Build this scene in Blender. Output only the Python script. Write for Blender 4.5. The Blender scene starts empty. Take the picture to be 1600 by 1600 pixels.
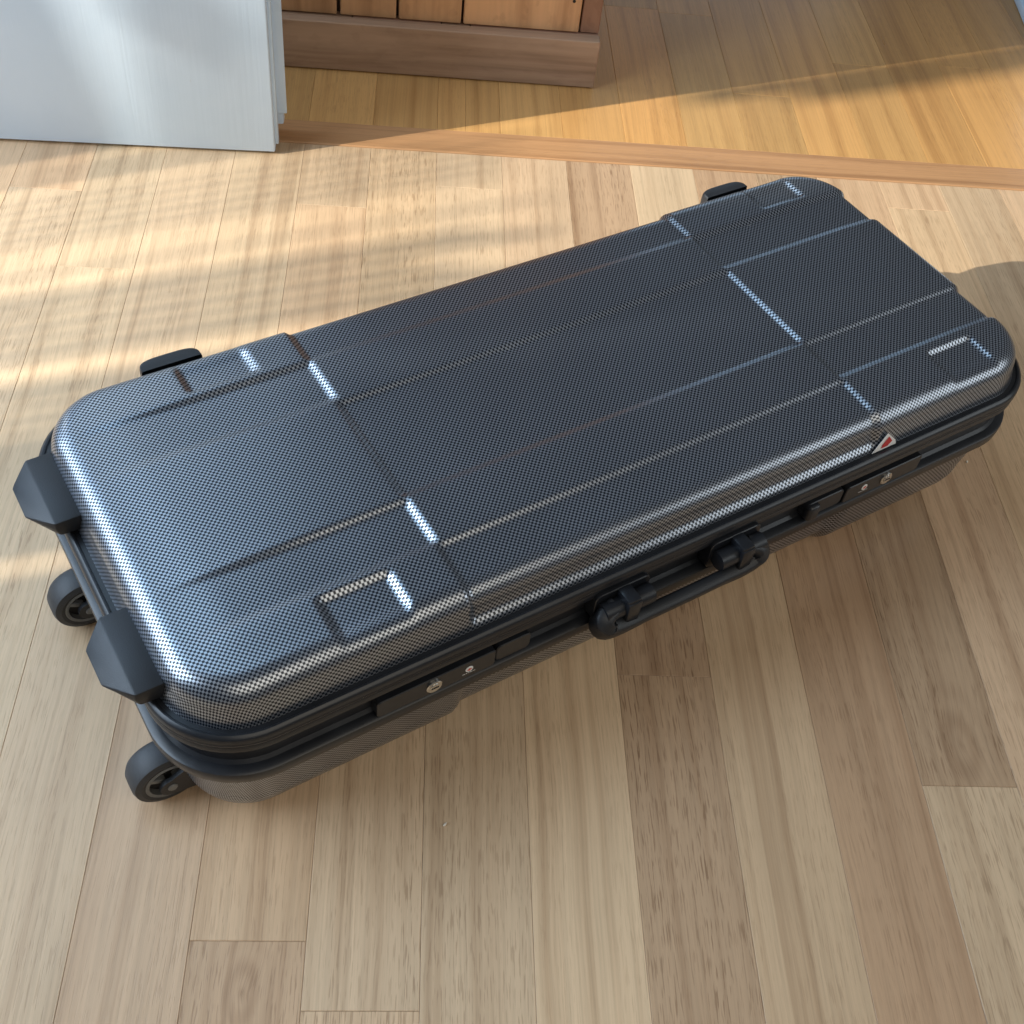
import bpy, bmesh, math, random
from mathutils import Vector, Matrix, Quaternion

random.seed(7)
scene = bpy.context.scene
COL = scene.collection

# ------------------------------------------------------------------ camera
cam_d = bpy.data.cameras.new("camera")
cam = bpy.data.objects.new("camera", cam_d)
COL.objects.link(cam)
scene.camera = cam
YAW, PIT, ROLL, FPX, CH = 0.1393, 0.8625, 0.1449, 1874.9, 0.8755
fw = Vector((math.sin(YAW)*math.cos(PIT), math.cos(YAW)*math.cos(PIT), -math.sin(PIT)))
rt = Vector((math.cos(YAW), -math.sin(YAW), 0))
up = rt.cross(fw)
r2 = math.cos(ROLL)*rt + math.sin(ROLL)*up
u2 = -math.sin(ROLL)*rt + math.cos(ROLL)*up
m = Matrix((r2, u2, -fw)).transposed().to_4x4()
m.translation = Vector((0, 0, CH))
cam.matrix_world = m
cam_d.sensor_width = 36
cam_d.lens = FPX/1600*36
cam_d.clip_start = 0.02
cam_d.clip_end = 50

# ------------------------------------------------------------------ light
world = bpy.data.worlds.new("World")
scene.world = world
world.use_nodes = True
bg = world.node_tree.nodes["Background"]
bg.inputs[0].default_value = (0.55, 0.565, 0.58, 1)
bg.inputs[1].default_value = 0.20

def area(name, loc, target, sx, sy, power, col):
    d = bpy.data.lights.new(name, 'AREA')
    d.shape = 'RECTANGLE'; d.size = sx; d.size_y = sy
    d.energy = power; d.color = col
    o = bpy.data.objects.new(name, d); COL.objects.link(o)
    o.location = loc
    o.rotation_euler = (Vector(target)-Vector(loc)).to_track_quat('-Z', 'Y').to_euler()
    return o
area("window_light", (-2.0, 0.65, 1.35), (0.0, 0.75, 0.70), 2.1, 1.9, 88, (0.66, 0.82, 1.0))
area("back_window_light", (-0.85, 1.32, 1.75), (0.0, 0.72, 0.1), 1.2, 0.9, 7, (0.50, 0.75, 1.0))
area("far_window_light", (0.9, 4.2, 0.75), (0.2, 1.0, 0.2), 1.2, 0.6, 2.6, (0.50, 0.75, 1.0))
area("side_window_light", (2.3, 0.35, 1.05), (0.2, 0.7, 0.2), 1.3, 1.0, 8, (0.90, 0.97, 1.0))
area("room_light", (0.9, -0.95, 2.0), (0.1, 0.7, 0.0), 2.2, 1.6, 16.5, (1.0, 0.91, 0.76))

SA, SE = math.radians(22), math.radians(24)
sdir = Vector((math.cos(SA)*math.cos(SE), math.sin(SA)*math.cos(SE), -math.sin(SE)))
sl = bpy.data.lights.new("sunbeam", 'SPOT')
sl.energy = 3050; sl.color = (1.0, 0.95, 0.82)
sl.spot_size = math.radians(17); sl.spot_blend = 0.35; sl.shadow_soft_size = 0.022
so = bpy.data.objects.new("sunbeam", sl); COL.objects.link(so)
so.location = Vector((0.10, 1.50, 0)) - sdir*6.0
so.rotation_euler = sdir.to_track_quat('-Z', 'Y').to_euler()

vs = scene.view_settings
vs.view_transform = 'Standard'; vs.look = 'None'; vs.gamma = 1; vs.use_curve_mapping = False
vs.exposure = 0.14

# ------------------------------------------------------------------ node helpers
class NT:
    def __init__(self, name):
        self.m = bpy.data.materials.new(name); self.m.use_nodes = True
        self.t = self.m.node_tree
        self.b = self.t.nodes["Principled BSDF"]
    def n(self, typ, **kw):
        nd = self.t.nodes.new(typ)
        for k, v in kw.items():
            if k.startswith('i_'):
                nd.inputs[k[2:].replace('_', ' ')].default_value = v
            else:
                setattr(nd, k, v)
        return nd
    def l(self, a, b): self.t.links.new(a, b)
    def math(self, op, a, b=None, c=None, clamp=False):
        nd = self.t.nodes.new('ShaderNodeMath'); nd.operation = op; nd.use_clamp = clamp
        for i, x in enumerate((a, b, c)):
            if x is None: continue
            if isinstance(x, (int, float)): nd.inputs[i].default_value = x
            else: self.l(x, nd.inputs[i])
        return nd.outputs[0]
    def ramp(self, fac, stops):
        nd = self.t.nodes.new('ShaderNodeValToRGB')
        el = nd.color_ramp.elements
        while len(el) < len(stops): el.new(0.5)
        for e, (p, c) in zip(el, stops):
            e.position = p; e.color = (c, c, c, 1) if isinstance(c, (int, float)) else (*c, 1)
        self.l(fac, nd.inputs[0]); return nd.outputs[0]
    def mix(self, fac, a, b, typ='MIX'):
        nd = self.t.nodes.new('ShaderNodeMix'); nd.data_type = 'RGBA'; nd.blend_type = typ
        for s, x in ((nd.inputs[0], fac), (nd.inputs[6], a), (nd.inputs[7], b)):
            if isinstance(x, (int, float)): s.default_value = x
            elif isinstance(x, tuple): s.default_value = (*x, 1) if len(x) == 3 else x
            else: self.l(x, s)
        return nd.outputs[2]
    def noise(self, vec, scale, detail=3, rough=0.5, dist=0.0):
        nd = self.n('ShaderNodeTexNoise'); nd.inputs['Scale'].default_value = scale
        nd.inputs['Detail'].default_value = detail; nd.inputs['Roughness'].default_value = rough
        nd.inputs['Distortion'].default_value = dist
        if vec is not None: self.l(vec, nd.inputs['Vector'])
        return nd.outputs[0]
    def scaled(self, vec, s):
        nd = self.n('ShaderNodeVectorMath', operation='MULTIPLY'); self.l(vec, nd.inputs[0])
        nd.inputs[1].default_value = s; return nd.outputs[0]

def wood_mat(name, rough=0.36, pores=0.75, bands=0.35, contrast=1.0, spec=0.4, across=0):
    """tone comes from the object's own colour; grain runs along local Y (or X when across=1)"""
    t = NT(name)
    tc = t.n('ShaderNodeTexCoord'); oi = t.n('ShaderNodeObjectInfo')
    vec = tc.outputs['Object']
    if across:
        mp = t.n('ShaderNodeMapping'); mp.inputs['Rotation'].default_value = (0, math.pi/2 if across == 2 else 0, math.pi/2)
        t.l(vec, mp.inputs[0]); vec = mp.outputs[0]
    # knot: custom property 'knot' = (x, y, radius) of the plank
    kn = t.n('ShaderNodeAttribute', attribute_type='OBJECT', attribute_name='knot')
    sk = t.n('ShaderNodeSeparateXYZ'); t.l(kn.outputs['Vector'], sk.inputs[0])
    sp = t.n('ShaderNodeSeparateXYZ'); t.l(vec, sp.inputs[0])
    dx = t.math('SUBTRACT', sp.outputs[0], sk.outputs[0])
    dy = t.math('MULTIPLY', t.math('SUBTRACT', sp.outputs[1], sk.outputs[1]), 0.5)
    d = t.math('SQRT', t.math('ADD', t.math('MULTIPLY', dx, dx), t.math('MULTIPLY', dy, dy)))
    kr = t.math('MAXIMUM', sk.outputs[2], 0.0001)
    kq = t.math('DIVIDE', d, kr)
    km = t.math('SUBTRACT', 1.0, kq, clamp=True)                # 1 at the knot's heart
    push = t.math('MULTIPLY', t.math('MULTIPLY', kr, t.math('MULTIPLY', km, km)), 0.25)
    # random offset for each plank
    rv = t.n('ShaderNodeCombineXYZ')
    t.l(t.math('MULTIPLY', oi.outputs['Random'], 37.0), rv.inputs[0])
    t.l(t.math('MULTIPLY', oi.outputs['Random'], 91.0), rv.inputs[1])
    rv.inputs[2].default_value = 0
    ad = t.n('ShaderNodeVectorMath', operation='ADD'); t.l(vec, ad.inputs[0]); t.l(rv.outputs[0], ad.inputs[1])
    # slow waviness of the fibres
    w1 = t.noise(t.scaled(ad.outputs[0], (9, 2.6, 9)), 1.0, 2)
    wv = t.n('ShaderNodeCombineXYZ')
    t.l(t.math('ADD', t.math('MULTIPLY', t.math('SUBTRACT', w1, 0.5), 0.014), push), wv.inputs[0])
    a2 = t.n('ShaderNodeVectorMath', operation='ADD'); t.l(ad.outputs[0], a2.inputs[0]); t.l(wv.outputs[0], a2.inputs[1])
    v = a2.outputs[0]
    # growth bands (broad), fibre (fine), pores (short dark dashes), blotches
    band = t.noise(t.scaled(v, (70, 0.9, 30)), 1.0, 4, 0.55)
    fibre = t.noise(t.scaled(v, (430, 4.5, 60)), 1.0, 3, 0.6)
    pore = t.noise(t.scaled(v, (760, 40, 60)), 1.0, 2, 0.5)
    blot = t.noise(t.scaled(ad.outputs[0], (12, 2.5, 10)), 1.0, 3, 0.55)
    where = t.noise(t.scaled(v, (30, 1.3, 10)), 1.0, 2, 0.5)
    pa = t.n('ShaderNodeAttribute', attribute_type='OBJECT', attribute_name='pores')
    pm = t.math('MULTIPLY', t.ramp(pore, [(0.55, 0.0), (0.62, 1.0)]), t.ramp(where, [(0.35, 0.25), (0.65, 1.0)]))
    bandc = t.ramp(band, [(0.30, 1.0-bands*contrast), (0.48, 1.0), (0.62, 1.06), (0.80, 0.92)])
    fibc = t.ramp(fibre, [(0.25, 1.0-0.15*contrast), (0.55, 1.0), (0.8, 1.0+0.07*contrast)])
    blc = t.ramp(blot, [(0.28, 1.0-0.10*contrast), (0.5, 1.0), (0.75, 1.04)])
    c = t.mix(1.0, oi.outputs['Color'], bandc, 'MULTIPLY')
    c = t.mix(1.0, c, fibc, 'MULTIPLY')
    c = t.mix(1.0, c, blc, 'MULTIPLY')
    # the low bands drift towards red-brown
    c = t.mix(t.ramp(band, [(0.28, 0.45), (0.5, 0.0)]), c, t.mix(1.0, c, (0.86, 0.72, 0.62), 'MULTIPLY'))
    c = t.mix(t.math('MULTIPLY', t.math('MULTIPLY', pm, pores), pa.outputs['Fac']), c, t.mix(1.0, c, (0.42, 0.34, 0.28), 'MULTIPLY'))
    ring = t.math('SINE', t.math('ADD', t.math('MULTIPLY', kq, 17.0), t.math('MULTIPLY', w1, 5.0)))
    kd = t.math('MULTIPLY', t.math('POWER', km, 1.4), t.math('ADD', 0.34, t.math('MULTIPLY', ring, 0.20)))
    c = t.mix(kd, c, t.mix(1.0, c, (0.45, 0.36, 0.30), 'MULTIPLY'))
    t.l(c, t.b.inputs['Base Color'])
    t.l(t.math('ADD', rough-0.07, t.math('MULTIPLY', blot, 0.14)), t.b.inputs['Roughness'])
    t.b.inputs['Specular IOR Level'].default_value = spec
    bp = t.n('ShaderNodeBump'); bp.inputs['Strength'].default_value = 0.22; bp.inputs['Distance'].default_value = 0.0006
    hh = t.math('SUBTRACT', t.math('MULTIPLY', fibre, 0.5), t.math('MULTIPLY', pm, 0.6))
    t.l(hh, bp.inputs['Height']); t.l(bp.outputs[0], t.b.inputs['Normal'])
    return t.m

def plain(name, col, rough, metal=0.0, bump=0.0, bscale=900, var=0.0, spec=0.5, coat=0.0):
    t = NT(name)
    t.b.inputs['Base Color'].default_value = (*col, 1)
    t.b.inputs['Roughness'].default_value = rough
    t.b.inputs['Metallic'].default_value = metal
    t.b.inputs['Specular IOR Level'].default_value = spec
    t.b.inputs['Coat Weight'].default_value = coat
    tc = t.n('ShaderNodeTexCoord')
    if var:
        nz = t.noise(tc.outputs['Object'], 35, 4, 0.6)
        c = t.mix(t.ramp(nz, [(0.3, 0.0), (0.7, 1.0)]), tuple(x*(1-var) for x in col), tuple(min(1, x*(1+var)) for x in col))
        t.l(c, t.b.inputs['Base Color'])
        t.l(t.math('ADD', rough-0.08, t.math('MULTIPLY', nz, 0.16)), t.b.inputs['Roughness'])
    if bump:
        nz = t.noise(tc.outputs['Object'], bscale, 2)
        bp = t.n('ShaderNodeBump'); bp.inputs['Strength'].default_value = bump; bp.inputs['Distance'].default_value = 0.0004
        t.l(nz, bp.inputs['Height']); t.l(bp.outputs[0], t.b.inputs['Normal'])
    return t.m

CELL = 0.00195
def shell_mat():
    t = NT("checked_shell")
    uv = t.n('ShaderNodeUVMap'); uv.uv_map = "unrolled"
    ck = t.n('ShaderNodeTexChecker'); t.l(uv.outputs[0], ck.inputs[0]); ck.inputs['Scale'].default_value = 1.0/CELL
    f = ck.outputs['Fac']
    tc = t.n('ShaderNodeTexCoord')
    sm = t.noise(tc.outputs['Object'], 14, 4, 0.6)               # faint smudges in the gloss
    fine = t.noise(tc.outputs['Object'], 260, 3, 0.6)
    vo = t.n('ShaderNodeTexVoronoi'); vo.inputs['Scale'].default_value = 55
    t.l(tc.outputs['Object'], vo.inputs['Vector'])
    sx_ = t.n('ShaderNodeSeparateColor'); t.l(vo.outputs['Color'], sx_.inputs[0])
    spk = t.math('MULTIPLY', t.math('LESS_THAN', vo.outputs['Distance'], 0.030), t.math('GREATER_THAN', sx_.outputs[0], 0.86))
    base_c = t.mix(f, (0.004, 0.008, 0.016), (0.41, 0.44, 0.49))
    t.l(t.mix(spk, base_c, (0.55, 0.54, 0.52)), t.b.inputs['Base Color'])
    t.l(t.math('MULTIPLY', t.math('MULTIPLY', f, 0.88), t.math('SUBTRACT', 1.0, spk)), t.b.inputs['Metallic'])
    t.l(t.math('ADD', 0.24, t.math('MULTIPLY', sm, 0.16)), t.b.inputs['Roughness'])
    t.b.inputs['Specular IOR Level'].default_value = 0.35
    t.b.inputs['Coat Weight'].default_value = 0.18
    t.l(t.math('ADD', 0.06, t.math('MULTIPLY', sm, 0.14)), t.b.inputs['Coat Roughness'])
    bp = t.n('ShaderNodeBump'); bp.inputs['Strength'].default_value = 0.05; bp.inputs['Distance'].default_value = 0.0005
    t.l(fine, bp.inputs['Height']); t.l(bp.outputs[0], t.b.inputs['Normal'])
    return t.m

def paint_mat():
    t = NT("white_paint")
    tc = t.n('ShaderNodeTexCoord')
    br = t.noise(t.scaled(tc.outputs['Object'], (240, 240, 6)), 1.0, 3)
    bl = t.noise(tc.outputs['Object'], 9, 4)
    sc = t.noise(t.scaled(tc.outputs['Object'], (60, 60, 18)), 1.0, 5, 0.7)
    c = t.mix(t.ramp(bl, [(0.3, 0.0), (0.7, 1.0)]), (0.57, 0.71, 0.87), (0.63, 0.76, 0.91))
    c = t.mix(t.ramp(sc, [(0.70, 0.0), (0.76, 0.5)]), c, (0.42, 0.40, 0.37))
    t.l(c, t.b.inputs['Base Color'])
    t.b.inputs['Roughness'].default_value = 0.42
    bp = t.n('ShaderNodeBump'); bp.inputs['Strength'].default_value = 0.25; bp.inputs['Distance'].default_value = 0.0006
    t.l(br, bp.inputs['Height']); t.l(bp.outputs[0], t.b.inputs['Normal'])
    return t.m

M = dict(
    floor=wood_mat("oak_plank", 0.36, 0.9, 0.20, 1.0),
    amber=wood_mat("amber_plank", 0.30, 0.5, 0.18, 0.9),
    thresh=wood_mat("red_oak", 0.30, 0.6, 0.30, 1.0, across=1),
    crate=wood_mat("rough_pine", 0.65, 0.35, 0.30, 0.8, 0.25, across=2),
    crate_h=wood_mat("rough_pine_board", 0.65, 0.35, 0.30, 1.2, 0.25, across=1),
    shell=shell_mat(),
    rail=plain("rail_plastic", (0.010, 0.0115, 0.015), 0.33, var=0.25),
    rubber=plain("tyre_rubber", (0.030, 0.031, 0.034), 0.55, bump=0.3, bscale=700, var=0.3),
    grain=plain("grained_plastic", (0.011, 0.0125, 0.016), 0.46, bump=0.35, bscale=1100, var=0.15),
    grey=plain("grey_rim_plastic", (0.17, 0.17, 0.165), 0.45, var=0.2),
    dark=plain("dark_gap", (0.008, 0.008, 0.009), 0.7),
    steel=plain("nickel", (0.62, 0.60, 0.56), 0.22, metal=1.0, var=0.1),
    red=plain("red_print", (0.45, 0.03, 0.03), 0.4, var=0.1),
    pinkred=plain("red_mark", (0.55, 0.10, 0.08), 0.4),
    white=plain("white_print", (0.75, 0.75, 0.75), 0.4, var=0.04),
    cream=plain("cream_crumb", (0.75, 0.70, 0.60), 0.7),
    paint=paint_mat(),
    fabric=plain("gobo_fabric", (0.70, 0.69, 0.66), 0.85, bump=0.3, bscale=500),
    sub=plain("subfloor", (0.03, 0.022, 0.015), 0.9),
)

# ------------------------------------------------------------------ mesh helpers
def link(o, parent=None):
    COL.objects.link(o)
    if parent is not None: o.parent = parent
    return o
def mesh_obj(name, verts, faces, mat, parent=None, smooth=False, sharp=None):
    me = bpy.data.meshes.new(name); me.from_pydata([tuple(v) for v in verts], [], faces)
    me.materials.append(mat)
    if smooth:
        me.polygons.foreach_set('use_smooth', [True]*len(me.polygons))
        if sharp: me.set_sharp_from_angle(angle=math.radians(sharp))
    o = bpy.data.objects.new(name, me)
    return link(o, parent)
def bm_obj(name, bm, mat, parent=None, smooth=True, sharp=35):
    bmesh.ops.recalc_face_normals(bm, faces=bm.faces)
    me = bpy.data.meshes.new(name); bm.to_mesh(me); bm.free(); me.materials.append(mat)
    if smooth:
        me.polygons.foreach_set('use_smooth', [True]*len(me.polygons)); me.set_sharp_from_angle(angle=math.radians(sharp))
    o = bpy.data.objects.new(name, me)
    return link(o, parent)
def add_box(bm, lo, hi, bevel=0.0, seg=2):
    lo, hi = Vector(lo), Vector(hi)
    r = bmesh.ops.create_cube(bm, size=1.0)
    for v in r['verts']:
        v.co = Vector(((lo+hi)/2)[i] + v.co[i]*(hi-lo)[i] for i in range(3)) if False else Vector([((lo+hi)/2)[i] + v.co[i]*(hi-lo)[i] for i in range(3)])
    if bevel:
        es = list({e for v in r['verts'] for e in v.link_edges})
        bmesh.ops.bevel(bm, geom=es, offset=bevel, segments=seg, affect='EDGES', profile=0.5)
def box(name, lo, hi, mat, parent=None, bevel=0.0, seg=2):
    bm = bmesh.new(); add_box(bm, lo, hi, bevel, seg)
    return bm_obj(name, bm, mat, parent, smooth=bevel > 0)
def lathe(name, prof, mat, parent, axis_o, n=48, smooth=True, sharp=35):
    """prof: closed list of (radius, offset) turned about the local Y axis through axis_o"""
    vs, fs = [], []
    k = len(prof)
    for i in range(n):
        a = 2*math.pi*i/n
        for r, y in prof:
            vs.append((axis_o[0]+r*math.cos(a), axis_o[1]+y, axis_o[2]+r*math.sin(a)))
    for i in range(n):
        j = (i+1) % n
        for q in range(k):
            w = (q+1) % k
            fs.append((i*k+q, i*k+w, j*k+w, j*k+q))
    return mesh_obj(name, vs, fs, mat, parent, smooth, sharp)
def tag(o, label=None, cat=None, group=None, kind=None):
    if label: o['label'] = label
    if cat: o['category'] = cat
    if group: o['group'] = group
    if kind: o['kind'] = kind
    return o
def empty(name, loc, rz=0):
    o = bpy.data.objects.new(name, None); o.empty_display_size = 0.05
    o.location = loc; o.rotation_euler = (0, 0, rz)
    return link(o)

# ------------------------------------------------------------------ floor
PW, X0 = 0.083, 0.0251
def plank(parent, x0, x1, y0, y1, mat, col, zt=0.0, knot=None, name='plank', pores=None):
    g = 0.00010; c = 0.00035; h = 0.018
    a0, a1, b0, b1 = x0+g, x1-g, y0+g, y1-g
    cx, cy = (a0+a1)/2, (b0+b1)/2
    hx, hy = (a1-a0)/2, (b1-b0)/2
    vs = [(-hx+c, -hy+c, 0), (hx-c, -hy+c, 0), (hx-c, hy-c, 0), (-hx+c, hy-c, 0),
          (-hx, -hy, -c), (hx, -hy, -c), (hx, hy, -c), (-hx, hy, -c),
          (-hx, -hy, -h), (hx, -hy, -h), (hx, hy, -h), (-hx, hy, -h)]
    fs = [(0, 1, 2, 3), (4, 5, 1, 0), (5, 6, 2, 1), (6, 7, 3, 2), (7, 4, 0, 3),
          (8, 9, 5, 4), (9, 10, 6, 5), (10, 11, 7, 6), (11, 8, 4, 7), (11, 10, 9, 8)]
    o = mesh_obj(name, vs, fs, mat, parent)
    o.location = (cx, cy, zt)
    o.color = (*col, 1)
    o['pores'] = float(random.uniform(0.2, 0.6) if pores is None else pores)
    if knot: o['knot'] = (knot[0]-cx, knot[1]-cy, knot[2])
    else: o['knot'] = (50.0, 50.0, 0.001)
    return o

floor = mesh_obj("floor", [(-1.3, -0.6, -0.019), (1.6, -0.6, -0.019), (1.6, 1.339, -0.019), (-1.3, 1.339, -0.019)], [(0, 1, 2, 3)], M['sub'])
tag(floor, 'pale oak strip floor the case lies on', 'floor', kind='structure')
BASE = (0.575, 0.412, 0.258)
def tone(f=1.0, red=0.0, j=0.07):
    k = f*(1+random.uniform(-j, j))
    w = random.uniform(-0.03, 0.03)
    return (BASE[0]*k*(1+w+red*0.3), BASE[1]*k*(1-red*0.35), BASE[2]*k*(1-w-red*0.5))
# joints read off the photograph: column -> list of (y of the joint)
JO = {-9: [0.9], -8: [0.6], -7: [0.3], -6: [1.212], -5: [1.073], -4: [-0.4], -3: [0.75], -2: [0.327, 1.212], -1: [0.278, 0.85], 0: [1.266, -0.12],
      1: [0.02, 0.90], 2: [0.562], 3: [1.0, 0.12], 4: [-0.05], 5: [0.461], 6: [0.90], 7: [1.281], 8: [0.85], 9: [1.15, 0.55]}
SPEC = {  # (column, piece index from the front) -> (tone, red, knot)
    (-2, 0): (0.90, 0.10, (-0.100, 0.290, 0.030)),
    (-3, 0): (1.0, 0.10, None),
    (-1, 0): (1.0, 0.05, None), (-1, 1): (1.05, 0.04, None),
    (-2, 1): (0.98, 0.06, None),
    (1, 0): (1.14, 0.0, None), (1, 1): (1.12, 0.0, None), (0, 0): (1.05, 0.03, None), (0, 1): (1.05, 0.03, None),
    (2, 0): (0.80, 0.10, None), (2, 1): (0.76, 0.12, None),
    (3, 0): (0.94, 0.02, None), (3, 1): (0.94, 0.02, None),
    (4, 0): (0.76, 0.09, None), (4, 1): (0.76, 0.13, None),
    (5, 0): (1.02, 0.02, None), (5, 1): (0.76, 0.08, (0.485, 0.500, 0.045)),
    (6, 0): (0.95, 0.10, None), (6, 1): (0.95, 0.10, None),
}
for k in range(-13, 17):
    xa, xb = X0+k*PW, X0+(k+1)*PW
    js = sorted(JO.get(k, [random.uniform(0.1, 1.2)]))
    ys = [-0.6]+js+[1.3385]
    for i in range(len(ys)-1):
        f, rd, kn = SPEC.get((k, i), (random.choice((0.92, 1.0, 1.04, 1.0, 0.96)), random.choice((0, 0.03, 0.08)), None))
        plank(floor, xa, xb, ys[i], ys[i+1], M['floor'], tone(f, rd, 0.03), 0.0, kn, pores={2: 0.85, 5: 0.65, -1: 0.6, 1: 0.3, 3: 0.3, 4: 0.35}.get(k))

back_floor = mesh_obj("back_floor", [(-1.3, 1.339, -0.019), (1.6, 1.339, -0.019), (1.6, 2.9, -0.019), (-1.3, 2.9, -0.019)], [(0, 1, 2, 3)], M['sub'])
tag(back_floor, 'amber plank floor beyond the reddish threshold board', 'floor', kind='structure')
JB = {5: [1.532], 7: [1.636], 8: [2.1], 9: [1.652], 6: [1.9], 4: [1.75]}
AM = (0.60, 0.335, 0.125)
for k in range(-13, 17):
    xa, xb = X0+k*PW, X0+(k+1)*PW
    ys = [1.3905]+sorted(JB.get(k, [random.uniform(1.6, 2.2)]))+[2.9]
    for i in range(len(ys)-1):
        f = random.choice((0.86, 0.95, 1.0, 1.05, 0.9)); w = random.uniform(-0.04, 0.05)
        if k == 0 and i == 0:
            plank(back_floor, xa, xa+0.037, ys[i], ys[i+1], M['amber'], (AM[0]*f, AM[1]*f, AM[2]*f))
            xa += 0.037
        plank(back_floor, xa, xb, ys[i], ys[i+1], M['amber'], (AM[0]*f*(1+w), AM[1]*f, AM[2]*f*(1-w)))

th = box("threshold", (-1.3, 1.3392, -0.018), (1.6, 1.3898, 0.0012), M['thresh'], bevel=0.0012, seg=1)
th.color = (0.46, 0.25, 0.12, 1); th['knot'] = (50.0, 50.0, 0.001); th['pores'] = 0.4
tag(th, 'reddish hardwood board laid across the planks between both floors', 'threshold', kind='structure')

# unseen wall added beside the doorway, keeps window light off the back floor
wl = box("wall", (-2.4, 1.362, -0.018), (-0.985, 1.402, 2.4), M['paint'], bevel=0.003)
tag(wl, 'pale painted wall added out of view beside the doorway to block window light', 'wall', kind='structure')

# ------------------------------------------------------------------ hard case
case = empty("hard_case", (0.1417, 0.7386, 0.0), math.radians(29.75))
tag(case, 'long hard-shell travel case with silver and black checked shell lying on floor', 'case')
HL, HW, RC = 0.4155, 0.169, 0.062
def sst(a, b, x):
    t = min(1.0, max(0.0, (x-a)/(b-a))); return t*t*(3-2*t)
def make_shell(name, z0, height, rtop, draft, sgn, disp, du, dv):
    hwall = height-rtop
    l1 = math.hypot(hwall, draft); l2 = math.pi*rtop/2
    sflat = l1+l2; iflat = draft+rtop; ex = sflat-iflat
    HU, HV, RU = HL+ex, HW+ex, RC+ex
    wa = math.atan2(draft, hwall)
    def prof(s):
        if s <= l1:
            f = s/l1; return draft*f, hwall*f, wa
        if s < sflat:
            ph = (s-l1)/l2*math.pi/2
            return draft+rtop*(1-math.cos(ph)), hwall+rtop*math.sin(ph), max(ph, wa)
        return iflat+(s-sflat), height, math.pi/2
    nu = int(2*HU/du); nv = int(2*HV/dv)
    us = [-HU+2*HU*i/nu for i in range(nu+1)]
    vv = [-HV+2*HV*i/nv for i in range(nv+1)]
    verts, uvs = [], []
    for V in vv:
        for U in us:
            a, b = HU-abs(U), HV-abs(V)
            su, sv = (1 if U >= 0 else -1), (1 if V >= 0 else -1)
            if a < RU and b < RU:
                a_, b_ = (RU-a)/RU, (RU-b)/RU
                mx = max(a_, b_); s = RU*(1-mx)
                ins, z, ph = prof(s)
                h = math.hypot(a_, b_) or 1.0
                dx, dy = a_/h*su, b_/h*sv
                rad = RC-ins
                x = su*(HL-RC)+rad*dx; y = sv*(HW-RC)+rad*dy
            elif a < b:
                s = a; ins, z, ph = prof(s); dx, dy = su, 0
                x = su*(HL-ins); y = V
            else:
                s = b; ins, z, ph = prof(s); dx, dy = 0, sv
                x = U; y = sv*(HW-ins)
            ext = max(0.0, sflat-s) - max(0.0, iflat-ins)
            uvs.append((x+dx*ext, y+dy*ext))
            dd = disp(x, y, s) - 0.0009*(1-sst(0.0, 0.040, s-sflat))
            c, sn = math.cos(ph), math.sin(ph)
            x += dx*c*dd; y += dy*c*dd; z += sn*dd
            verts.append((x, y, z0+sgn*z))
    faces = []
    n1 = nu+1
    for j in range(nv):
        for i in range(nu):
            q = (j*n1+i, j*n1+i+1, (j+1)*n1+i+1, (j+1)*n1+i)
            faces.append(q if sgn > 0 else q[::-1])
    o = mesh_obj(name, verts, faces, M['shell'], case, True)
    me = o.data
    ul = me.uv_layers.new(name="unrolled")
    buf = []
    for lp in me.loops: buf.extend(uvs[lp.vertex_index])
    ul.data.foreach_set('uv', buf)
    return o
X1, X2 = -0.195, 0.2045
BA = [0.1085, 0.0605, -0.0595, -0.1050]
BB = [0.1110, 0.0545, -0.0545, -0.1085]
BC = [0.1080, 0.0600, -0.0575, -0.1035]
def strips(y, br, first_high, w):
    h = 1.0 if first_high else 0.0
    cur = h
    out = h
    for b in br:
        nxt = 1.0-cur
        out += (nxt-cur)*sst(b+w, b-w, y) if False else (nxt-cur)*(1-sst(b-w, b+w, y))
        cur = nxt
    return out
def relief(x, y, w=0.0037, wx=0.0026):
    A = strips(y, BA, True, w); B = strips(y, BB, False, w); C_ = strips(y, BC, True, w)
    fade = sst(-0.415, -0.255, x)
    A = 1+(A-1)*fade
    t1 = sst(X1-wx, X1+wx, x); t2 = sst(X2-wx, X2+wx, x)
    return (1-t1)*A + t1*((1-t2)*B + t2*C_)
def pocket(x, y, ua, ub, va, side, w=0.0030):
    yy = y*side
    return sst(ua-w, ua+w, x)*(1-sst(ub-w, ub+w, x))*sst(va-w, va+w, yy)*(1-sst(0.138, 0.161, yy))
def lid_disp(x, y, s):
    h = relief(x, y)
    p = max(pocket(x, y, -0.2945, -0.2375, 0.1175, 1), pocket(x, y, -0.2930, -0.2385, 0.1130, -1),
            pocket(x, y, 0.3010, 0.3535, 0.1185, 1), pocket(x, y, 0.3000, 0.3530, 0.1160, -1))
    k = sst(0.0095, 0.0165, s)
    return ((h-1)*0.0037 - p*0.0044)*k
lid = make_shell("lid_shell", 0.1480, 0.0420, 0.0200, 0.0062, 1, lid_disp, 0.0022, 0.0018)
def base_disp(x, y, s):
    return (relief(x, y)-1)*0.006*sst(0.003, 0.02, s)
base = make_shell("base_shell", 0.098, 0.098, 0.046, 0.008, -1, base_disp, 0.005, 0.004)

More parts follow.
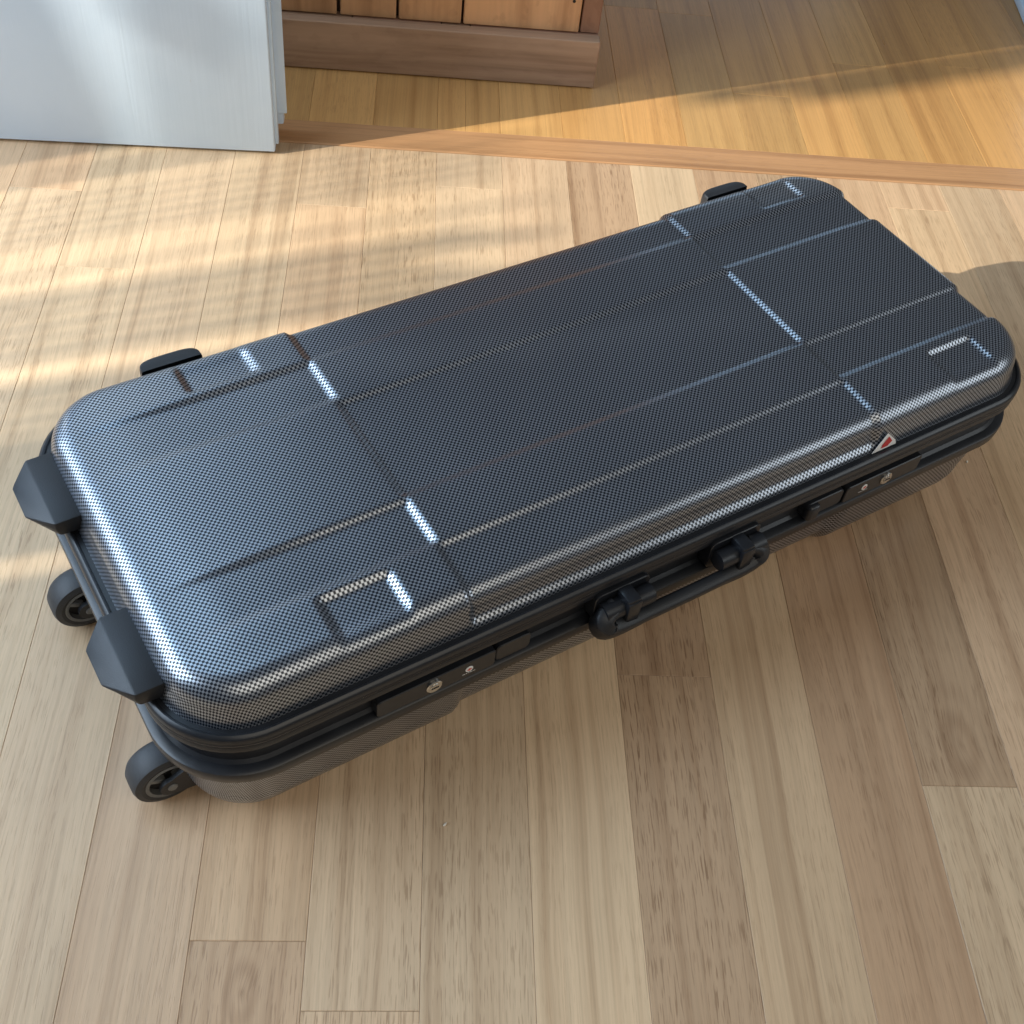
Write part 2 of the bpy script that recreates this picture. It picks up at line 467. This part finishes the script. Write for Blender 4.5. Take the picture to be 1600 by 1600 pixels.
def ring(name, prof, mat, n=14):
    path = []
    for (cx, cy, a0) in ((HL-RC, HW-RC, 0), (-HL+RC, HW-RC, 90), (-HL+RC, -HW+RC, 180), (HL-RC, -HW+RC, 270)):
        for i in range(n+1):
            a = math.radians(a0+90*i/n)
            path.append((cx, cy, math.cos(a), math.sin(a)))
    vs, fs = [], []
    k = len(prof); N = len(path)
    for cx, cy, dx, dy in path:
        for off, z in prof:
            vs.append((cx+(RC+off)*dx, cy+(RC+off)*dy, z))
    for i in range(N):
        j = (i+1) % N
        for q in range(k):
            w = (q+1) % k
            fs.append((i*k+q, j*k+q, j*k+w, i*k+w))
    return mesh_obj(name, vs, fs, mat, case, True, 32)
ring("lid_rail", [(-0.010, 0.1455), (0.0050, 0.1455), (0.0062, 0.1463), (0.0066, 0.1480), (0.0060, 0.1492), (0.0060, 0.1500), (0.0066, 0.1508),
                  (0.0064, 0.1535), (0.0052, 0.1555), (0.0032, 0.1566), (0.0018, 0.1564), (0.0008, 0.1548), (-0.010, 0.1548)], M['rail'])
ring("base_rail", [(-0.010, 0.1452), (0.0035, 0.1452), (0.0050, 0.1446), (0.0058, 0.1432), (0.0058, 0.1385), (0.0048, 0.1370), (0.0005, 0.1345),
                   (-0.0025, 0.1300), (-0.0030, 0.1230), (-0.0020, 0.1150), (0.0005, 0.1122), (0.0060, 0.1114), (0.0080, 0.1102), (0.0086, 0.1080),
                   (0.0080, 0.1000), (0.0065, 0.0972), (0.0035, 0.0955), (0.0, 0.0952), (-0.010, 0.0952)], M['rail'])

# end bumpers on the lid
def bumper(vc):
    w = 0.0355
    # cross-section loops seen from above (u outward is -x), then faceted
    def P(u, v, z): return (-HL-u, vc+v, z)
    vs = [P(-0.008, -w, 0.1735), P(0.012, -w, 0.1730), P(0.012, w, 0.1730), P(-0.008, w, 0.1735),
          P(0.0285, -w+0.022, 0.1665), P(0.0285, w-0.017, 0.1665),
          P(0.0265, -w+0.024, 0.1620), P(0.0265, w-0.019, 0.1620),
          P(0.010, -w, 0.1590), P(0.010, w, 0.1590), P(-0.008, -w, 0.1580), P(-0.008, w, 0.1580),
          P(0.0125, -w, 0.1665), P(0.0125, w, 0.1665)]
    fs = [(0, 1, 2, 3), (1, 4, 5, 2), (4, 6, 7, 5), (6, 8, 9, 7), (8, 10, 11, 9),
          (1, 12, 4), (12, 8, 6, 4), (2, 5, 13), (13, 5, 7, 9), (0, 10, 8, 12, 1), (3, 2, 13, 9, 11), (0, 3, 11, 10)]
    bm = bmesh.new()
    bv = [bm.verts.new(v) for v in vs]
    for f in fs: bm.faces.new([bv[i] for i in f])
    bmesh.ops.recalc_face_normals(bm, faces=bm.faces)
    bmesh.ops.bevel(bm, geom=list(bm.edges), offset=0.0011, segments=2, affect='EDGES', profile=0.5)
    return bm_obj("end_bumper", bm, M['grain'], case, True, 30)
bumper(-0.082); bumper(0.082)

# rounded feet on the far long side
def foot(uc):
    bm = bmesh.new()
    n = 14; w = 0.026; dep = 0.0155
    rings = []
    for z, k in ((0.1560, 0.80), (0.1580, 0.96), (0.1620, 1.0), (0.1710, 1.0), (0.1760, 0.96), (0.1784, 0.86), (0.1792, 0.7)):
        loop = []
        for i in range(n+1):
            a = math.pi*i/n
            c, s = math.cos(a), math.sin(a)
            e = 0.55
            x = w*math.copysign(abs(c)**e, c); y = dep*abs(s)**e
            loop.append(bm.verts.new((uc+x*(0.9+0.1*k), HW-0.004+y*k, z)))
        rings.append(loop)
    for a, b in zip(rings[:-1], rings[1:]):
        for i in range(n): bm.faces.new((a[i], a[i+1], b[i+1], b[i]))
    bm.faces.new(rings[-1]); bm.faces.new(rings[0][::-1])
    return bm_obj("side_foot", bm, M['grain'], case, True, 40)
foot(-0.2920); foot(0.2950)

# wheels
WR = 0.0282
def wheel(vc):
    o = (-0.4180, vc, WR)
    h = 0.0130
    ty = lathe("wheel", [(0.0185, -h+0.001), (WR-0.006, -h), (WR-0.0016, -h+0.0018), (WR-0.0002, -h+0.006), (WR, 0), (WR-0.0002, h-0.006), (WR-0.0022, h-0.0022), (WR-0.006, h), (0.0185, h-0.001)],
               M['rubber'], case, o, 56)
    lathe("rim", [(0.0162, -h+0.0005), (0.0182, -h-0.0004), (0.0192, -h+0.0006), (0.0192, h-0.001), (0.0162, h-0.001)], M['grey'], ty, o, 48)
    lathe("wheel_disc", [(0.002, -h+0.006), (0.0166, -h+0.006), (0.0166, h-0.002), (0.002, h-0.002)], M['dark'], ty, o, 32)
    for i in range(3):
        a0 = 2*math.pi*i/3+0.5
        bm = bmesh.new()
        add_box(bm, (0.004, -h+0.001, -0.0022), (0.0172, -h+0.0065, 0.0022), 0.0007, 1)
        bmesh.ops.rotate(bm, verts=bm.verts, cent=(0, 0, 0), matrix=Matrix.Rotation(-a0, 3, 'Y'))
        bmesh.ops.translate(bm, verts=bm.verts, vec=o)
        bm_obj("spoke", bm, M['grey'], ty)
    # fork: arm from the case to the hub
    bm = bmesh.new()
    for s in (-1,):
        y0, y1 = (vc+s*(h+0.0012), vc+s*(h+0.0050))
        ya, yb = min(y0, y1), max(y0, y1)
        pts = []
        for i in range(13):
            a = math.pi/2+math.pi*i/12
            pts.append((o[0]+0.0095*math.cos(a), o[2]+0.0095*math.sin(a)))
        pts += [(o[0]+0.034, o[2]-0.016), (o[0]+0.034, o[2]+0.030)]
        A = [bm.verts.new((x, ya, z)) for x, z in pts]; B = [bm.verts.new((x, yb, z)) for x, z in pts]
        bm.faces.new(A); bm.faces.new(B[::-1])
        for i in range(len(pts)):
            j = (i+1) % len(pts); bm.faces.new((A[i], A[j], B[j], B[i]))
    bm_obj("wheel_fork", bm, M['grain'], ty, True, 40)
    lathe("axle_cap", [(0.0001, -h-0.0060), (0.0032, -h-0.0060), (0.0040, -h-0.0052), (0.0040, -h-0.004), (0.0001, -h-0.004)], M['grey'], ty, o, 20)
    # housing behind the wheel, on the shell
    box("wheel_housing", (-HL+0.012, vc-h-0.008, 0.020), (-HL+0.050, vc+h+0.008, 0.062), M['grain'], ty, 0.004)
wheel(-0.095); wheel(0.089)

# locks on the front rail (front face is local -Y)
def yf(off): return -HW-off
def rounded_plate(bm, u0, u1, z0, z1, off0, off1, r=0.003, n=5):
    pts = []
    for cx, cz, a0 in ((u1-r, z1-r, 0), (u0+r, z1-r, 90), (u0+r, z0+r, 180), (u1-r, z0+r, 270)):
        for i in range(n+1):
            a = math.radians(a0+90*i/n); pts.append((cx+r*math.cos(a), cz+r*math.sin(a)))
    A = [bm.verts.new((x, yf(off0), z)) for x, z in pts]
    c = 0.0007
    mx, mz = (u0+u1)/2, (z0+z1)/2
    B = [bm.verts.new((x, yf(off1-c), z)) for x, z in pts]
    D = [bm.verts.new((x-math.copysign(c, x-mx), yf(off1), z-math.copysign(c, z-mz))) for x, z in pts]
    k = len(pts)
    for i in range(k):
        j = (i+1) % k
        bm.faces.new((A[i], A[j], B[j], B[i])); bm.faces.new((B[i], B[j], D[j], D[i]))
    bm.faces.new(D); bm.faces.new(A[::-1])
def disc(name, u, z, off0, off1, r, mat, parent, n=28, dome=0.0005):
    vs, fs = [], []
    rings = [(r, off0), (r, off1-dome), (r*0.9, off1)]
    for rr, off in rings:
        for i in range(n):
            a = 2*math.pi*i/n; vs.append((u+rr*math.cos(a), yf(off), z+rr*math.sin(a)))
    for q in range(2):
        for i in range(n):
            j = (i+1) % n; fs.append((q*n+i, q*n+j, (q+1)*n+j, (q+1)*n+i))
    fs.append(tuple(range(2*n, 3*n)))
    return mesh_obj(name, vs, fs, mat, parent, True, 30)
def lock(u0, u1, key, btn, t0, t1, side):
    bm = bmesh.new(); rounded_plate(bm, u0, u1, 0.1128, 0.1322, -0.004, 0.0078)
    pl = bm_obj("lock", bm, M['rail'], case, True, 30)
    bm = bmesh.new(); rounded_plate(bm, t0, t1, 0.1130, 0.1318, -0.004, 0.0062, 0.0045)
    if side > 0:    # raised thumb lug on the far latch
        add_box(bm, (t0, yf(0.0115), 0.1135), (t0+0.013, yf(0.0), 0.1310), 0.0035, 3)
    bm_obj("latch_slide", bm, M['rail'], pl, True, 30)
    kz = 0.1228
    kc = disc("key_cylinder", key, kz, 0.004, 0.0096, 0.0066, M['steel'], pl)
    disc("key_plug", key, kz, 0.004, 0.0102, 0.0040, M['steel'], kc and pl, 22, 0.0003)
    bm = bmesh.new(); add_box(bm, (key-0.0030, yf(0.01045), kz-0.0006), (key+0.0030, yf(0.0095), kz+0.0006))
    bm_obj("key_slot", bm, M['dark'], pl, False)
    disc("lock_emblem", btn, kz+0.0005, 0.004, 0.0083, 0.0033, M['white'], pl, 20, 0.0002)
    # red diamond on the emblem
    d = 0.0023; z = kz+0.0005
    mesh_obj("emblem_diamond", [(btn-d, yf(0.00845), z), (btn, yf(0.00845), z-d*0.8), (btn+d, yf(0.00845), z), (btn, yf(0.00845), z+d*0.8)],
             [(0, 1, 2, 3)], M['pinkred'], pl)
    # tiny print under the emblem
    vs, fs = [], []
    x = btn-0.0055
    for wd in (0.0022, 0.0012, 0.0009, 0.0026, 0.0016):
        b = len(vs); vs += [(x, yf(0.00795), kz-0.0046), (x+wd, yf(0.00795), kz-0.0046), (x+wd, yf(0.00795), kz-0.0039), (x, yf(0.00795), kz-0.0039)]
        fs.append((b, b+1, b+2, b+3)); x += wd+0.0006
    mesh_obj("small_print", vs, fs, M['white'], pl)
lock(-0.2790, -0.1800, -0.2330, -0.2030, -0.1785, -0.1480, -1)
lock(0.1735, 0.2640, 0.2215, 0.1960, 0.1290, 0.1720, 1)

# carrying handle
UM = (-0.0670, 0.0460)
for i, um in enumerate(UM):
    bm = bmesh.new()
    rounded_plate(bm, um-0.026, um+0.026, 0.1130, 0.1440, -0.003, 0.0098, 0.006)
    mt = bm_obj("handle_mount", bm, M['rail'], case, True, 30)
    s = -1 if i == 0 else 1
    bm = bmesh.new()
    # bracket bridging over the pivot
    add_box(bm, (um-0.0065, yf(0.0260), 0.1300), (um+0.0065, yf(0.008), 0.1440), 0.0025, 2)
    add_box(bm, (um-0.0065, yf(0.0275), 0.1180), (um+0.0065, yf(0.0205), 0.1420), 0.0020, 2)
    bm_obj("handle_bracket", bm, M['rail'], mt, True, 30)
    bm = bmesh.new()
    bmesh.ops.create_cone(bm, cap_ends=True, segments=24, radius1=0.0085, radius2=0.0085, depth=0.046)
    bmesh.ops.rotate(bm, verts=bm.verts, cent=(0, 0, 0), matrix=Matrix.Rotation(math.pi/2, 3, 'Y'))
    bmesh.ops.translate(bm, verts=bm.verts, vec=(um, yf(0.0165), 0.1300))
    bm_obj("handle_pivot", bm, M['rail'], mt, True, 30)
def sweep(name, pts, mat, parent, n=16):
    """pts: (pos, half-width horizontally across, half-height) along a path in a tilted plane"""
    P = [Vector(p[0]) for p in pts]
    # Catmull-Rom resample
    out = []
    for i in range(len(P)-1):
        p0, p1, p2, p3 = P[max(i-1, 0)], P[i], P[i+1], P[min(i+2, len(P)-1)]
        for k in range(6):
            t = k/6
            q = 0.5*((2*p1)+(-p0+p2)*t+(2*p0-5*p1+4*p2-p3)*t*t+(-p0+3*p1-3*p2+p3)*t**3)
            out.append((q, [pts[i][j]*(1-t)+pts[i+1][j]*t for j in (1, 2)]))
    out.append((P[-1], [pts[-1][1], pts[-1][2]]))
    nrm = Vector((0, -0.35, 0.94)).normalized()
    vs, fs = [], []
    for i, (q, (a, b)) in enumerate(out):
        d = (out[min(i+1, len(out)-1)][0]-out[max(i-1, 0)][0]).normalized()
        side = d.cross(nrm).normalized(); u_ = side.cross(d).normalized()
        for k in range(n):
            an = 2*math.pi*k/n; c, s = math.cos(an), math.sin(an)
            e = 0.5
            vs.append(q+side*a*math.copysign(abs(c)**e, c)+u_*b*math.copysign(abs(s)**e, s))
    N = len(out)
    for i in range(N-1):
        for k in range(n):
            j = (k+1) % n; fs.append((i*n+k, i*n+j, (i+1)*n+j, (i+1)*n+k))
    fs.append(tuple(range(n))[::-1]); fs.append(tuple(range((N-1)*n, N*n)))
    return mesh_obj(name, vs, fs, mat, parent, True, 50)
hz = 0.118
hp = [(-0.0760, 0.0145, 0.1300, 0.0080, 0.0085), (-0.0880, 0.0175, 0.1245, 0.0085, 0.0105), (-0.0865, 0.0205, 0.1150, 0.0085, 0.0115), (-0.0710, 0.0220, 0.1125, 0.0075, 0.0100),
      (-0.0480, 0.0226, 0.1120, 0.0060, 0.0086), (-0.0100, 0.0228, 0.1118, 0.0060, 0.0084), (0.0280, 0.0226, 0.1120, 0.0060, 0.0086), (0.0480, 0.0220, 0.1127, 0.0075, 0.0100),
      (0.0620, 0.0205, 0.1155, 0.0085, 0.0115), (0.0640, 0.0175, 0.1245, 0.0085, 0.0105), (0.0530, 0.0145, 0.1300, 0.0080, 0.0085)]
sweep("handle_grip", [((u, yf(o), z), a, b) for u, o, z, a, b in hp], M['grain'], case)

# sticker on the front wall of the lid
def onlid(u, z): # a point just proud of the lid wall
    f = (z-0.148)/0.025
    return (u, yf(0.0012-0.0062*max(0, min(1, f))), z)
st = mesh_obj("sticker", [onlid(0.1985, 0.1560), onlid(0.2270, 0.1560), onlid(0.2255, 0.1605), onlid(0.2150, 0.1705)], [(0, 1, 2, 3)], M['white'], case)
st.modifiers.new("thick", 'SOLIDIFY').thickness = 0.0003
st['label'] = 'white triangular sticker with red mark'
o_ = [onlid(0.2085, 0.1580), onlid(0.2160, 0.1580), onlid(0.2210, 0.1615), onlid(0.2165, 0.1672), onlid(0.2095, 0.1612)]
mesh_obj("red_mark", [(x, y-0.0005, z) for x, y, z in o_], [(0, 1, 2, 3, 4)], M['red'], st)

# ------------------------------------------------------------------ white door, left
door = empty("white_door", (-0.175, 1.309, 0.0), math.radians(1.7))
tag(door, 'white painted door with worn lower corner standing at the upper left', 'door')
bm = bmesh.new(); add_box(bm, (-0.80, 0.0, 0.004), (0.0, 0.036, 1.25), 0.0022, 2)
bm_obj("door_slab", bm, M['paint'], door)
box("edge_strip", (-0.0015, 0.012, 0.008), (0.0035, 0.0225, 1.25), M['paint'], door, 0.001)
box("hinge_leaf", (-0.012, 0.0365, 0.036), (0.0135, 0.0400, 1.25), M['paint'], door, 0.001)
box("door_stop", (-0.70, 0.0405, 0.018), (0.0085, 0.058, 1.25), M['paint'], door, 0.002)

# ------------------------------------------------------------------ plank crate behind
crate = empty("plank_crate", (0.03, 1.516, 0.0))
tag(crate, 'rough wooden crate of upright planks above a wide base board', 'crate')
def wbox(name, lo, hi, mat, parent, col, bevel=0.0012):
    lo = Vector(lo); hi = Vector(hi); c = (lo+hi)/2
    bm = bmesh.new(); add_box(bm, lo-c, hi-c, bevel, 1)
    o = bm_obj(name, bm, mat, parent, True, 30)
    o.location = c - Vector(parent.location); o.color = (*col, 1); o['knot'] = (50.0, 50.0, 0.001); o['pores'] = 0.5
    return o
wbox("base_board", (-0.30, 1.516, 0.0015), (0.2395, 1.5345, 0.0690), M['crate_h'], crate, (0.40, 0.27, 0.185))
px = [-0.30, -0.093, 0.0255, 0.0645, 0.2390]
for i in range(4):
    wbox("ledge_piece", (px[i]+0.0006, 1.5350, 0.0500), (px[i+1]-0.0006, 1.5520, 0.0665+0.0004*(i % 2)), M['crate_h'], crate, (0.34+0.04*(i % 2), 0.22, 0.15), 0.0006)
sx = [(-0.300, -0.203, 0.46), (-0.199, -0.1135, 0.44), (-0.1085, -0.0350, 0.52), (-0.0315, 0.0515, 0.60), (0.0548, 0.2105, 0.66)]
for a, b, f in sx:
    o = wbox("upright_plank", (a, 1.5380, 0.0685), (b, 1.5540, 0.62), M['crate'], crate, (f*1.05, f*0.60, f*0.31), 0.0016)
wbox("corner_post", (0.2130, 1.5400, 0.0680), (0.2385, 1.5600, 0.62), M['crate'], crate, (0.30, 0.16, 0.10), 0.0015)
wbox("side_board", (0.2200, 1.5605, 0.0015), (0.2380, 1.90, 0.62), M['crate'], crate, (0.28, 0.16, 0.10), 0.0015)
wbox("inner_board", (-0.30, 1.5560, 0.0015), (0.2125, 1.5640, 0.60), M['crate'], crate, (0.10, 0.06, 0.04), 0.001)
for x, z in ((0.0955, 0.1090), (0.1995, 0.1120), (0.0955, 0.30), (0.1995, 0.30)):
    o = lathe("nail_hole", [(0.0001, -0.0004), (0.0022, -0.0004), (0.0022, 0.0006), (0.0001, 0.0006)], M['dark'], crate, (x-0.03, 1.5380-1.516, z), 14)
    o.scale = (1, 1, 1)

# ------------------------------------------------------------------ white skirting at the upper right
sk = empty("white_skirting", (0.944, 1.62, 0.0), math.radians(-6))
tag(sk, 'white wall skirting just entering the upper right corner', 'skirting')
box("skirting_board", (0.0, -0.12, 0.0), (0.016, 1.2, 0.09), M['paint'], sk, 0.002)
box("shoe_moulding", (-0.010, -0.12, 0.0), (-0.0005, 1.2, 0.014), M['paint'], sk, 0.003)

# ------------------------------------------------------------------ crumbs on the floor
for loc, s, lab in (((0.0420, 0.4190, 0.0011), 0.0011, 'tiny pale crumb on the planks below the left lock'),
                    ((0.5850, 0.8350, 0.0010), 0.0012, 'tiny pale crumb on the planks right of the case')):
    bm = bmesh.new(); bmesh.ops.create_icosphere(bm, subdivisions=1, radius=s)
    for v in bm.verts: v.co = Vector((v.co.x*1.9, v.co.y*0.9, v.co.z*0.8))*random.uniform(0.8, 1.2)
    o = bm_obj("crumb", bm, M['cream'], None, False); o.location = loc; o.rotation_euler = (0, 0, 0.9)
    tag(o, lab, 'crumb')

# ------------------------------------------------------------------ vertical blind added left of the frame, unseen, to cut the sunbeam into streaks
bl = empty("streak_gobo", (-2.15, 0.4, 0.0))
tag(bl, 'pale vertical fabric blind added out of view to shape the sun streaks', 'gobo')
def gobo_slat(y0, y1, lean=0.0, bow=0.0, top=1.92, bot=0.02):
    vs, fs = [], []
    n = 8
    for i in range(n+1):
        z = bot+(top-bot)*i/n
        dy = lean*(z-0.9)+bow*math.sin(z*5.0+y0*20)
        for x in (0.0, 0.002):
            vs += [(x, y0-0.4+dy, z), (x, y1-0.4+dy, z)]
    for i in range(n):
        a = 4*i; b = a+4
        fs += [(a, a+1, b+1, b), (a+3, a+2, b+2, b+3), (a, b, b+2, a+2), (a+1, a+3, b+3, b+1)]
    mesh_obj("gobo_slat", vs, fs, M['fabric'], bl)
# solid stretches blocking the beam; leaning chinks between them leave dapples
y = 0.584
for wd, gap in ((0.055, 0.005), (0.06, 0.007), (0.05, 0.005), (0.08, 0.007), (0.07, 0.005), (0.10, 0.006), (0.12, 0.004), (0.12, 0.0)):
    gobo_slat(y, y+wd, random.uniform(0.05, 0.14), 0.012); y += wd+gap
gobo_slat(0.556, 0.580, 0.0, 0.001, 1.92, 1.05)
y = 0.275
for wd, gap in ((0.09, 0.006), (0.10, 0.006), (0.10, 0.004), (0.12, 0.003), (0.12, 0.0)):
    gobo_slat(y-wd, y, 0.01, 0.003); y -= wd+gap
# thin strips dim the beam between streaks; the top of the gap is clear
for y0, y1, cv in ((0.279, 0.338, 0.74), (0.353, 0.426, 0.62), (0.440, 0.447, 0.5), (0.476, 0.545, 0.30), (0.549, 0.580, 0.66)):
    n = max(1, round((y1-y0)/0.0125)); pt = (y1-y0)/n
    for i in range(n):
        w_ = pt*cv*random.uniform(0.9, 1.1)
        gobo_slat(y0+i*pt, y0+i*pt+w_, random.uniform(-0.004, 0.004), 0.0015, 1.08+random.uniform(-0.03, 0.02))
for y0, y1, zb in ((0.528, 0.5475, 1.150), (0.510, 0.5275, 1.185)):  # hanging strips added to keep the sunbeam off the far right floor
    gobo_slat(y0, y1, 0.0, 0.001, 1.92, zb)
box("gobo_rail", (-0.02, -0.75, 1.925), (0.03, 1.05, 1.965), M['fabric'], bl, 0.003)
